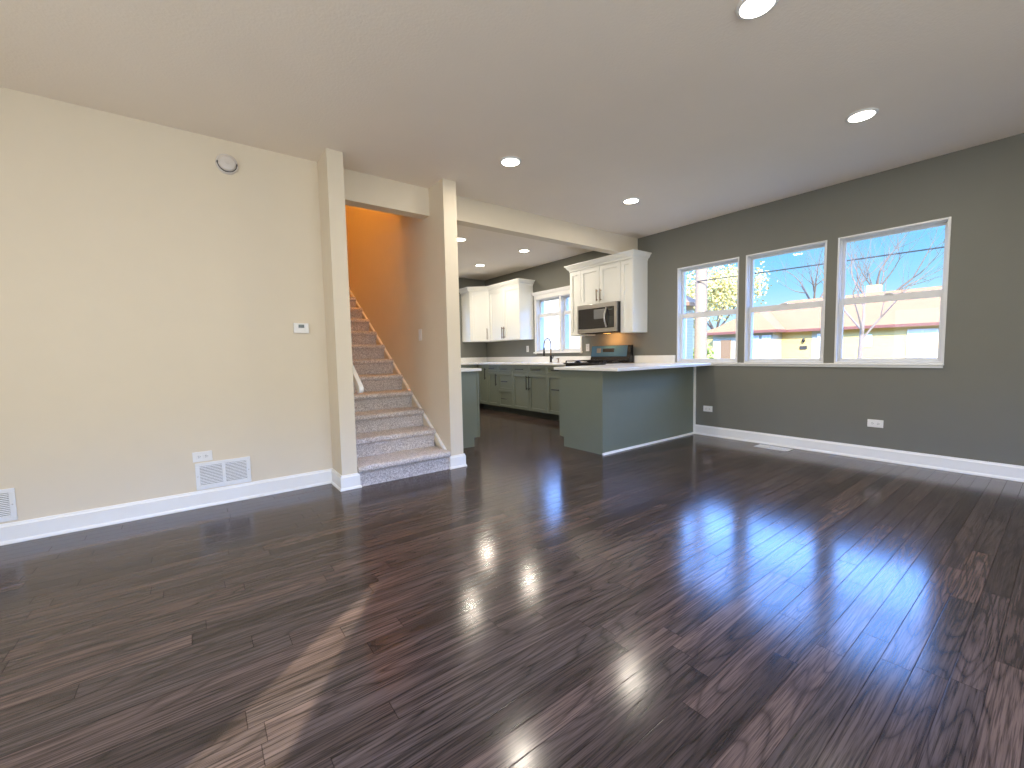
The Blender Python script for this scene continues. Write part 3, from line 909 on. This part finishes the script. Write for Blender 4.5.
MB().prism([(-0.125, 0.925), (-0.105, 1.00), (-0.080, 1.165), (-0.03, 1.172), (-0.03, 0.925)], ry0, ry1, 'XZ').build('backguard', M['black_enamel'], t, bevel=0.006)
Mr = Matrix.Translation((-0.1065, 0, 1.0)) @ Matrix.Rotation(math.atan(0.025 / 0.165), 4, 'Y') @ Matrix.Rotation(FACE_X, 4, 'Z')
bf = MB(Mr).box(-ry1 + .012, -ry0 - .06, -.004, 0.0, 0.004, 0.166).build('blue_film_panel', M['blue_film'], t)
MB(Mr).box(-ry1 + .24, -ry1 + .46, -.0055, -.004, 0.07, 0.125).build('display', M['black_glass'], bf)
MB(Mr).box(-ry1 + .12, -ry1 + .20, -.0055, -.004, 0.06, 0.13).build('sticker', M['sticker'], bf)
for yy in [ry0 + .10 + i * .138 for i in range(5)]:
    MB().lathe([(0, 0), (.022, 0), (.019, .026), (0, .028)], (-0.66, yy, 0.845), axis='-X', seg=16).build('knob', M['nickel'], t)
dd = MB().box(-0.685, -0.66, ry0 + .01, ry1 - .01, 0.24, 0.79, .004).build('oven_door', M['steel'], t)
MB().box(-0.688, -0.685, ry0 + .12, ry1 - .12, 0.36, 0.64).build('oven_window', M['smoke_glass'], dd)
MB().cyl((-0.725, ry0 + .06, 0.735), (-0.725, ry1 - .06, 0.735), 0.011, 12).cyl((-0.725, ry0 + .09, 0.735), (-0.685, ry0 + .09, 0.735), .008, 8).cyl((-0.725, ry1 - .09, 0.735), (-0.685, ry1 - .09, 0.735), .008, 8).build('handle', M['steel'], dd)
MB().box(-0.68, -0.66, ry0 + .01, ry1 - .01, 0.06, 0.225).build('storage_drawer', M['steel'], t)

# ---- faucet, soap dispenser
fx, fy_ = -0.12, 1.715
FT = CT + 0.0008
t = thing('kitchen_faucet', (fx, fy_, FT), 'tall black gooseneck faucet in front of the kitchen window', 'faucet')
MB().lathe([(0, 0), (.028, 0), (.028, .008), (.022, .015), (.022, .11), (.016, .12), (0, .12)], (fx, fy_, FT), seg=20).build('base', M['black_metal'], t, smooth=True)
pts = [(fx, fy_, FT + .11), (fx, fy_, FT + .325)]
for i in range(1, 11):
    a = PI * i / 10
    pts.append((fx - .055 + .055 * math.cos(a), fy_ + (.012 * i / 10) * 4, FT + .325 + .09 * math.sin(a)))
pts.append((fx - .112, fy_ + .05, FT + .27))
MB().tube(pts, 0.0115, 10)  .build('spout', M['bronze'], t, smooth=True)
MB().tube([(fx - .112, fy_ + .05, FT + .265), (fx - .113, fy_ + .05, FT + .20), (fx - .114, fy_ + .05, FT + .115)], [.013, .016, .019], 12).build('spray_head', M['black_metal'], t, smooth=True)
MB().tube([(fx, fy_ - .02, FT + .07), (fx, fy_ - .05, FT + .075), (fx - .01, fy_ - .075, FT + .12)], [.009, .008, .006], 8).build('lever', M['black_metal'], t, smooth=True)
tag(MB().lathe([(0, 0), (.018, 0), (.018, .006), (.009, .012), (.008, .055), (.014, .058), (.014, .07), (0, .072)], (-.12, 1.53, FT), seg=16).tube([(-.12, 1.53, FT + .066), (-.165, 1.53, FT + .062)], .005, 8).build('soap_dispenser', M['bronze'], loc=(-.12, 1.53, FT), smooth=True), 'small soap dispenser right of the faucet', 'soap dispenser')

# ================================================================== PLATES, VENTS, DETECTOR
def outlet(mat4, u, w, horizontal, loc, label, group=None, kind='outlet'):
    """face plate with two receptacles; local out = -y"""
    t = thing('wall_outlet' if kind == 'outlet' else 'light_switch', loc, label, kind if kind == 'outlet' else 'light switch', group)
    a, c_ = (0.0585, 0.036) if horizontal else (0.036, 0.0585)
    MB(mat4).box(u - a, u + a, -.006, 0, w - c_, w + c_, .002).build('cover_plate', M['plastic'], t)
    for s_ in (-1, 1):
        cu, cw = (u + s_ * .021, w) if horizontal else (u, w + s_ * .021)
        hx, hz_ = (.0165, .0145) if horizontal else (.0145, .0165)
        if kind != 'outlet':
            MB(mat4).box(cu - .013, cu + .013, -.0095, -.006, cw - .017, cw + .017, .002).build('rocker', M['metal_white'], t)
            continue
        r_ = MB(mat4).box(cu - hx, cu + hx, -.0085, -.006, cw - hz_, cw + hz_, .0015).build('receptacle', M['plastic'], t)
        sl_ = MB(mat4)
        for q in (-1, 1):
            if horizontal: sl_.box(cu - .006, cu + .004, -.0092, -.0085, cw + q * .006 - .0013, cw + q * .006 + .0013)
            else: sl_.box(cu + q * .006 - .0013, cu + q * .006 + .0013, -.0092, -.0085, cw - .004, cw + .006)
        if horizontal: sl_.box(cu + .008, cu + .012, -.0092, -.0085, cw - .002, cw + .002)
        else: sl_.box(cu - .002, cu + .002, -.0092, -.0085, cw - .012, cw - .008)
        sl_.build('slots', M['slot'], r_)
    return t
Mc = face(0, 0, FACE_Y)
Mg = face(0, 0, FACE_X)
outlet(Mc, -5.098, 0.371, True, (-5.098, 0, .371), 'white outlet on the cream wall above the vent')
outlet(Mg, 1.052, 0.338, True, (0, -1.052, .338), 'white outlet on the grey wall beside the peninsula')
outlet(Mg, 2.68, 0.348, True, (0, -2.68, .348), 'white outlet on the grey wall below the right window')
outlet(Mg, -2.50, 1.16, False, (0, 2.50, 1.16), 'white outlet left of the kitchen window under the cabinets')
outlet(Mg, -0.962, 1.15, False, (0, .962, 1.15), 'white outlet between the kitchen window and the range')
outlet(Matrix.Translation((X2L, 0, 0)) @ Matrix.Rotation(FACE_X, 4, 'Z'), -0.29, 1.285, False, (X2L, .29, 1.285), 'white double rocker switch on the stairwell wall', kind='switch')

def wall_vent(xa, xb, z0, z1, label):
    t = thing('wall_vent_grille', ((xa + xb) / 2, 0, z0), label, 'vent')
    f = 0.026
    xm = (xa + xb) / 2
    b = MB()
    b.box(xa, xb, -.010, 0, z1 - f, z1); b.box(xa, xb, -.010, 0, z0, z0 + f)
    for p, q in ((xa, xa + f), (xm - .011, xm + .011), (xb - f, xb)): b.box(p, q, -.010, 0, z0 + f, z1 - f)
    b.build('frame', M['metal_white'], t, bevel=0.003)
    MB().box(xa + f, xb - f, -.0015, -.0005, z0 + f, z1 - f).build('duct_back', M['slot'], t)
    n = 13
    b = MB()
    for p, q in ((xa + f, xm - .011), (xm + .011, xb - f)):
        for i in range(n):
            zz = z0 + f + (z1 - z0 - 2 * f) * (i + .5) / n
            b.prism([(-.009, zz - .0035), (-.008, zz - .0042), (-.002, zz + .0025), (-.003, zz + .0032)], p, q, 'YZ')
    b.build('louvres', M['metal_white'], t)
    b = MB()
    for p in (xa + f / 2, xb - f / 2): b.lathe([(0, .010), (.004, .010), (.003, .012), (0, .0122)], (p, 0, (z0 + z1) / 2), axis='-Y', seg=10)
    b.build('screws', M['nickel'], t)
wall_vent(-5.146, -4.806, 0.128, 0.325, 'white wall vent under the cream wall outlet')
wall_vent(-6.35, -6.01, 0.135, 0.330, 'white wall vent cut by the left edge of the picture')

t = thing('floor_register', (-.155, -1.86, 0), 'pale metal floor register by the grey wall baseboard', 'floor vent')
fx0, fx1, fy0, fy1 = -0.235, -0.075, -2.03, -1.70
b = MB()
b.box(fx0, fx1, fy0, fy0 + .022, 0, .005); b.box(fx0, fx1, fy1 - .022, fy1, 0, .005)
b.box(fx0, fx0 + .022, fy0, fy1, 0, .005); b.box(fx1 - .022, fx1, fy0, fy1, 0, .005)
b.box(fx0 + .07, fx0 + .09, fy0, fy1, 0, .0048)
b.build('frame', M['metal_white'], t, bevel=0.002)
MB().box(fx0 + .02, fx1 - .02, fy0 + .02, fy1 - .02, 0.0004, .001).build('duct_back', M['slot'], t)
b = MB()
n = 20
for i in range(n):
    yy = fy0 + .022 + (fy1 - fy0 - .044) * (i + .5) / n
    b.box(fx0 + .02, fx1 - .02, yy - .0045, yy + .0035, .001, .0042)
b.build('louvres', M['metal_white'], t)

t = thing('smoke_detector', (-4.832, 0, 2.489), 'round white smoke detector high on the cream wall', 'smoke detector')
cxd, czd = -4.832, 2.489
MB().lathe([(0, 0), (.070, 0), (.070, .012), (.066, .018), (0, .018)], (cxd, 0, czd), axis='-Y', seg=40).build('base_ring', M['aged_plastic'], t, smooth=True)
MB().lathe([(0, .018), (.054, .018), (.056, .026), (.050, .040), (.040, .046), (0, .047)], (cxd, 0, czd), axis='-Y', seg=40).build('housing', M['aged_plastic'], t, smooth=True)
b = MB()
for a0, a1 in ((PI * 1.05, PI * 1.95), (-.12, .12), (PI - .12, PI + .12)):
    pts = [(cxd + .0575 * math.cos(a0 + (a1 - a0) * i / 14), -.0215, czd + .0575 * math.sin(a0 + (a1 - a0) * i / 14)) for i in range(15)]
    b.tube(pts, .0035 if a1 - a0 > 1 else .006, 6)
b.build('vent_slot', M['slot'], t)
MB().lathe([(0, .047), (.012, .047), (.011, .050), (0, .0505)], (cxd, 0, czd), axis='-Y', seg=20).build('test_button', M['aged_plastic'], t)

t = thing('thermostat', (-4.40, 0, 1.31), 'small white thermostat on the cream wall', 'thermostat')
MB().box(-4.455, -4.342, -.024, 0, 1.270, 1.351, .006, 2).build('case', M['plastic'], t)
MB().box(-4.420, -4.378, -.0255, -.024, 1.313, 1.339).build('screen', M['lcd'], t)
MB().box(-4.372, -4.356, -.0265, -.024, 1.305, 1.317).box(-4.372, -4.356, -.0265, -.024, 1.322, 1.334).build('buttons', M['metal_white'], t)

# ================================================================== OUTSIDE
GZ = -0.62
struct(MB().box(0.5, 80, -60, 60, GZ - .2, GZ), 'ground_lawn', M['grass'])
struct(MB().box(12.5, 19.5, -60, 60, GZ, GZ + .02), 'ground_street', M['asphalt'])
struct(MB().box(-60, XL - .3, -60, 60, GZ - .2, GZ).box(XL - .3, .5, -60, YF - .3, GZ - .2, GZ).box(XL - .3, .5, 6.5, 60, GZ - .2, GZ), 'ground_yard', M['grass'])

# brick bungalow across the street
t = thing('brick_bungalow', (27, 3, GZ), 'yellow brick bungalow with orange roof across the street', 'house')
MX, WX, EZ = 26.0, 24.6, 2.26
MB().box(MX, MX + 8, -9.0, 13.0, GZ, EZ).build('wall', M['brick'], t)
MB().box(WX, MX, 7.9, 11.8, GZ, EZ).build('wing_wall', M['pale_paint'], t)
MB().box(MX - .03, MX, 4.9, 6.2, GZ, EZ).build('pale_wall_panel', M['pale_paint'], t)
def roof(mb, pts, faces):
    vs = [mb.v(p) for p in pts]
    for f_ in faces: mb.f([vs[i] for i in f_])
    return mb
ov = 0.5
RZ = 4.55
roof(MB(), [(MX - ov, -9.5, EZ), (MX + 8 + ov, -9.5, EZ), (MX + 8 + ov, 13.5, EZ), (MX - ov, 13.5, EZ), (MX + 4, -5.0, RZ), (MX + 4, 9.0, RZ), ],
     [(0, 3, 5, 4), (0, 4, 1), (1, 4, 5, 2), (2, 5, 3), (0, 1, 2, 3)]).build('roof', M['shingle'], t)
roof(MB(), [(WX - ov, 7.5, EZ + .02), (WX - ov, 12.1, EZ + .02), (MX + 3, 12.1, EZ + .02), (MX + 3, 7.5, EZ + .02), (WX + 1.9, 9.8, EZ + 1.62), (MX + 3, 9.8, EZ + 1.62)],
     [(0, 1, 4), (0, 4, 5, 3), (1, 2, 5, 4), (0, 3, 2, 1)]).build('wing_roof', M['shingle'], t)
MB().box(MX - ov - .05, MX - ov, -9.5, 7.5, EZ - .14, EZ + .02).box(WX - ov - .05, WX - ov, 7.5, 12.1, EZ - .14, EZ + .03).box(WX - ov, MX - ov, 7.45, 7.5, EZ - .14, EZ + .03).build('gutter', M['fascia'], t)
def hwin(x, y0, y1, z0, z1, name='window', mt='vinyl'):
    w_ = MB()
    w_.box(x - .06, x, y0, y1, z0, z1)
    o = w_.build(name, M[mt], t)
    if name == 'window':
        p = MB()
        ymid = (y0 + y1) / 2
        p.box(x - .068, x - .058, y0 + .09, ymid - .04, z0 + .09, z1 - .09).box(x - .068, x - .058, ymid + .04, y1 - .09, z0 + .09, z1 - .09)
        p.build('pane', pane_m, o)
pane_m = pbr('curtained_pane', (0.62, 0.62, 0.60), 0.25)
hwin(MX, 0.55, 1.75, 0.45, 1.98)
hwin(MX, 3.25, 3.75, 1.1, 1.8)
hwin(MX - .03, 5.35, 5.9, 0.9, 1.95)
hwin(WX, 8.7, 9.3, 0.2, 1.98)
hwin(WX, 8.0, 8.52, 0.2, 1.98)
hwin(WX, 10.55, 11.2, GZ + .15, 1.75, 'door', 'tan_door')
MB().box(MX - .05, MX, 6.45, 6.85, 1.0, 1.22).build('house_plaque', M['slot'], t)
MB().lathe([(0, 0), (.06, .02), (.09, .14), (.05, .26), (0, .28)], (MX - .12, 6.62, 1.42), seg=10).build('porch_lamp', M['black_metal'], t)
MB().box(MX + 4.6, MX + 5.2, 4, 4.7, RZ - .6, RZ + .55).build('chimney', M['brick'], t)

# neighbouring garage beyond the kitchen window
t = thing('siding_house', (9, 10, GZ), 'pale yellow siding house seen through the kitchen window', 'house')
MB().prism([(7.2, GZ), (16.2, GZ), (16.2, 3.3), (11.7, 5.7), (7.2, 3.3)], 7.2, 14.0, 'YZ').build('wall', M['siding'], t)
MB().prism([(6.8, 3.09), (11.7, 5.70), (16.6, 3.09), (16.6, 3.25), (11.7, 5.88), (6.8, 3.25)], 6.9, 14.3, 'YZ').build('roof', M['shingle'], t)
w_ = MB().box(7.12, 7.2, 9.3, 10.1, 0.8, 2.0).build('window', M['vinyl'], t)
MB().box(7.11, 7.125, 9.38, 10.02, 0.88, 1.92).build('pane', pane_m, w_)

# trees
def branch(mb, p, d, length, r, depth, rng, spread=0.6, up=0.12, kids=3, tips=None):
    pts, rs = [p.copy()], [r]
    n = 4
    q = p.copy(); dd = d.copy()
    for i in range(n):
        dd = (dd + Vector((rng.uniform(-1, 1), rng.uniform(-1, 1), rng.uniform(-1, 1))) * 0.13 + Vector((0, 0, up * .5))).normalized()
        q = q + dd * (length / n)
        pts.append(q.copy()); rs.append(r * (1 - 0.55 * (i + 1) / n))
    mb.tube(pts, rs, 6 if depth > 2 else 4, cap=True)
    if tips is not None and depth <= 1: tips.extend(pts[1:])
    if depth == 0: return
    for k in range(kids):
        i = rng.choice((2, 3, 4)) if k else 4
        ax = dd.orthogonal().normalized()
        ax.rotate(Matrix.Rotation(rng.uniform(0, 2 * PI), 3, dd))
        nd = dd.copy()
        nd.rotate(Matrix.Rotation(rng.uniform(.35, 1.0) * spread * (0.5 if k == 0 else 1.25), 3, ax))
        branch(mb, pts[i], (nd + Vector((0, 0, up))).normalized(), length * rng.uniform(.6, .85), rs[i] * (.85 if k == 0 else .65), depth - 1, rng, spread, up, kids, tips)

def bare_tree(x, y, label, seed, trunk_h, r, depth, mat, spread=.7, lean=(0, 0), length=1.5, kids=3, up=.12):
    rng = random.Random(seed)
    t = thing('bare_tree', (x, y, GZ), label, 'tree')
    base = Vector((x, y, GZ)); top = Vector((x + lean[0], y + lean[1], GZ + trunk_h))
    MB().tube([base, base.lerp(top, .5) + Vector((0, .03, 0)), top], [r * 1.3, r * 1.05, r * .9], 10).build('trunk', M[mat], t, smooth=True)
    mb = MB()
    for k in range(kids + 1):
        a = 2 * PI * k / (kids + 1) + rng.uniform(-.3, .3)
        d = Vector((math.cos(a) * spread, math.sin(a) * spread, 1)).normalized()
        branch(mb, top - Vector((0, 0, .05 + .12 * k)), d, length, r * .6, depth, rng, spread, up, kids)
    mb.build('branches', M[mat], t, smooth=True)
    return t
def leafy_tree(x, y, label, seed, trunk_h, r, crown, count, mat, ls=.16):
    rng = random.Random(seed)
    t = thing('leafy_tree', (x, y, GZ), label, 'tree')
    base = Vector((x, y, GZ)); top = Vector((x, y, GZ + trunk_h))
    mb = MB().tube([base, top], [r * 1.3, r * .8], 10)
    tips = []
    for k in range(5):
        a = 2 * PI * k / 5 + rng.uniform(-.3, .3)
        branch(mb, top, Vector((math.cos(a) * .8, math.sin(a) * .8, 1)).normalized(), crown * .62, r * .5, 2, rng, .8, .1, 3, tips)
    mb.build('trunk', M['bark'], t, smooth=True)
    lf = MB()
    for i in range(count):
        c_ = rng.choice(tips) + Vector((rng.gauss(0, 1), rng.gauss(0, 1), rng.gauss(0, 1))) * crown * .12
        n_ = Vector((rng.gauss(0, 1), rng.gauss(0, 1), rng.gauss(0, 1))).normalized()
        a_ = n_.orthogonal().normalized(); b_ = n_.cross(a_)
        s_ = ls * rng.uniform(.6, 1.3)
        lf.f([lf.v(c_ + a_ * s_), lf.v(c_ + b_ * s_ * .6), lf.v(c_ - a_ * s_), lf.v(c_ - b_ * s_ * .6)])
    lf.build('foliage', M[mat], t)
    return t
bare_tree(9.0, -.36, 'pale bare tree with a slender trunk outside the right window', 6, 2.3, .05, 4, 'pale_bark', .8, (0, -.03), 1.3, 3)
bare_tree(38, 5.8, 'spreading bare tree rising behind the bungalow roof, right window', 11, 5.0, .20, 5, 'bark', .85, (0, 0), 3.0, 3)
bare_tree(47, 12.8, 'bare tree rising behind the bungalow roof, middle window', 23, 6.3, .2, 4, 'bark', .7, (0, 0), 3.2, 3)
leafy_tree(40, 19.6, 'tall yellow-leaved tree left in the middle window', 5, 3.5, .25, 5.2, 8000, 'leaf_yellow', .15)
leafy_tree(27, 18.6, 'sparse yellow-leaved tree behind the left window', 8, 3.2, .2, 3.6, 2600, 'leaf_yellow', .12)
# bush
rng = random.Random(4)
t = thing('garden_bush', (18.5, 9.2, GZ), 'green bush in front of the bungalow, left window', 'bush')
lf = MB()
for i in range(1500):
    v_ = Vector((rng.gauss(0, 1), rng.gauss(0, 1), rng.gauss(0, 1))).normalized() * rng.uniform(.5, 1)
    c_ = Vector((18.5 + v_.x * .7, 9.2 + v_.y * .75, GZ + 1.05 + v_.z * 1.05))
    n_ = Vector((rng.gauss(0, 1), rng.gauss(0, 1), rng.gauss(0, 1))).normalized()
    a_ = n_.orthogonal().normalized(); b_ = n_.cross(a_)
    lf.f([lf.v(c_ + a_ * .10), lf.v(c_ + b_ * .07), lf.v(c_ - a_ * .10), lf.v(c_ - b_ * .07)])
lf.build('foliage', M['leaf_green'], t)
MB().tube([(18.5, 9.2, GZ), (18.5, 9.2, GZ + 1.2)], [.06, .03], 8).build('stem', M['bark'], t)
# utility pole and wire
tag(MB().tube([(12.0, 5.72, GZ), (12.0, 5.72, 9.0)], [.26, .2], 14).build('utility_pole', M['pole_wood'], loc=(12.0, 5.72, GZ), smooth=True), 'pale round utility pole in the left window', 'pole')
wp = [(11.72, y_, 3.815 + 0.0004 * (y_ - 2) ** 2 + .016 * y_) for y_ in [5.74 - i * 1.5 for i in range(31)]]
tag(MB().tube(wp, .02, 6).build('power_line', M['wire'], loc=(11.72, 0, 3.9), smooth=True), 'dark overhead power line crossing the three windows', 'power line')
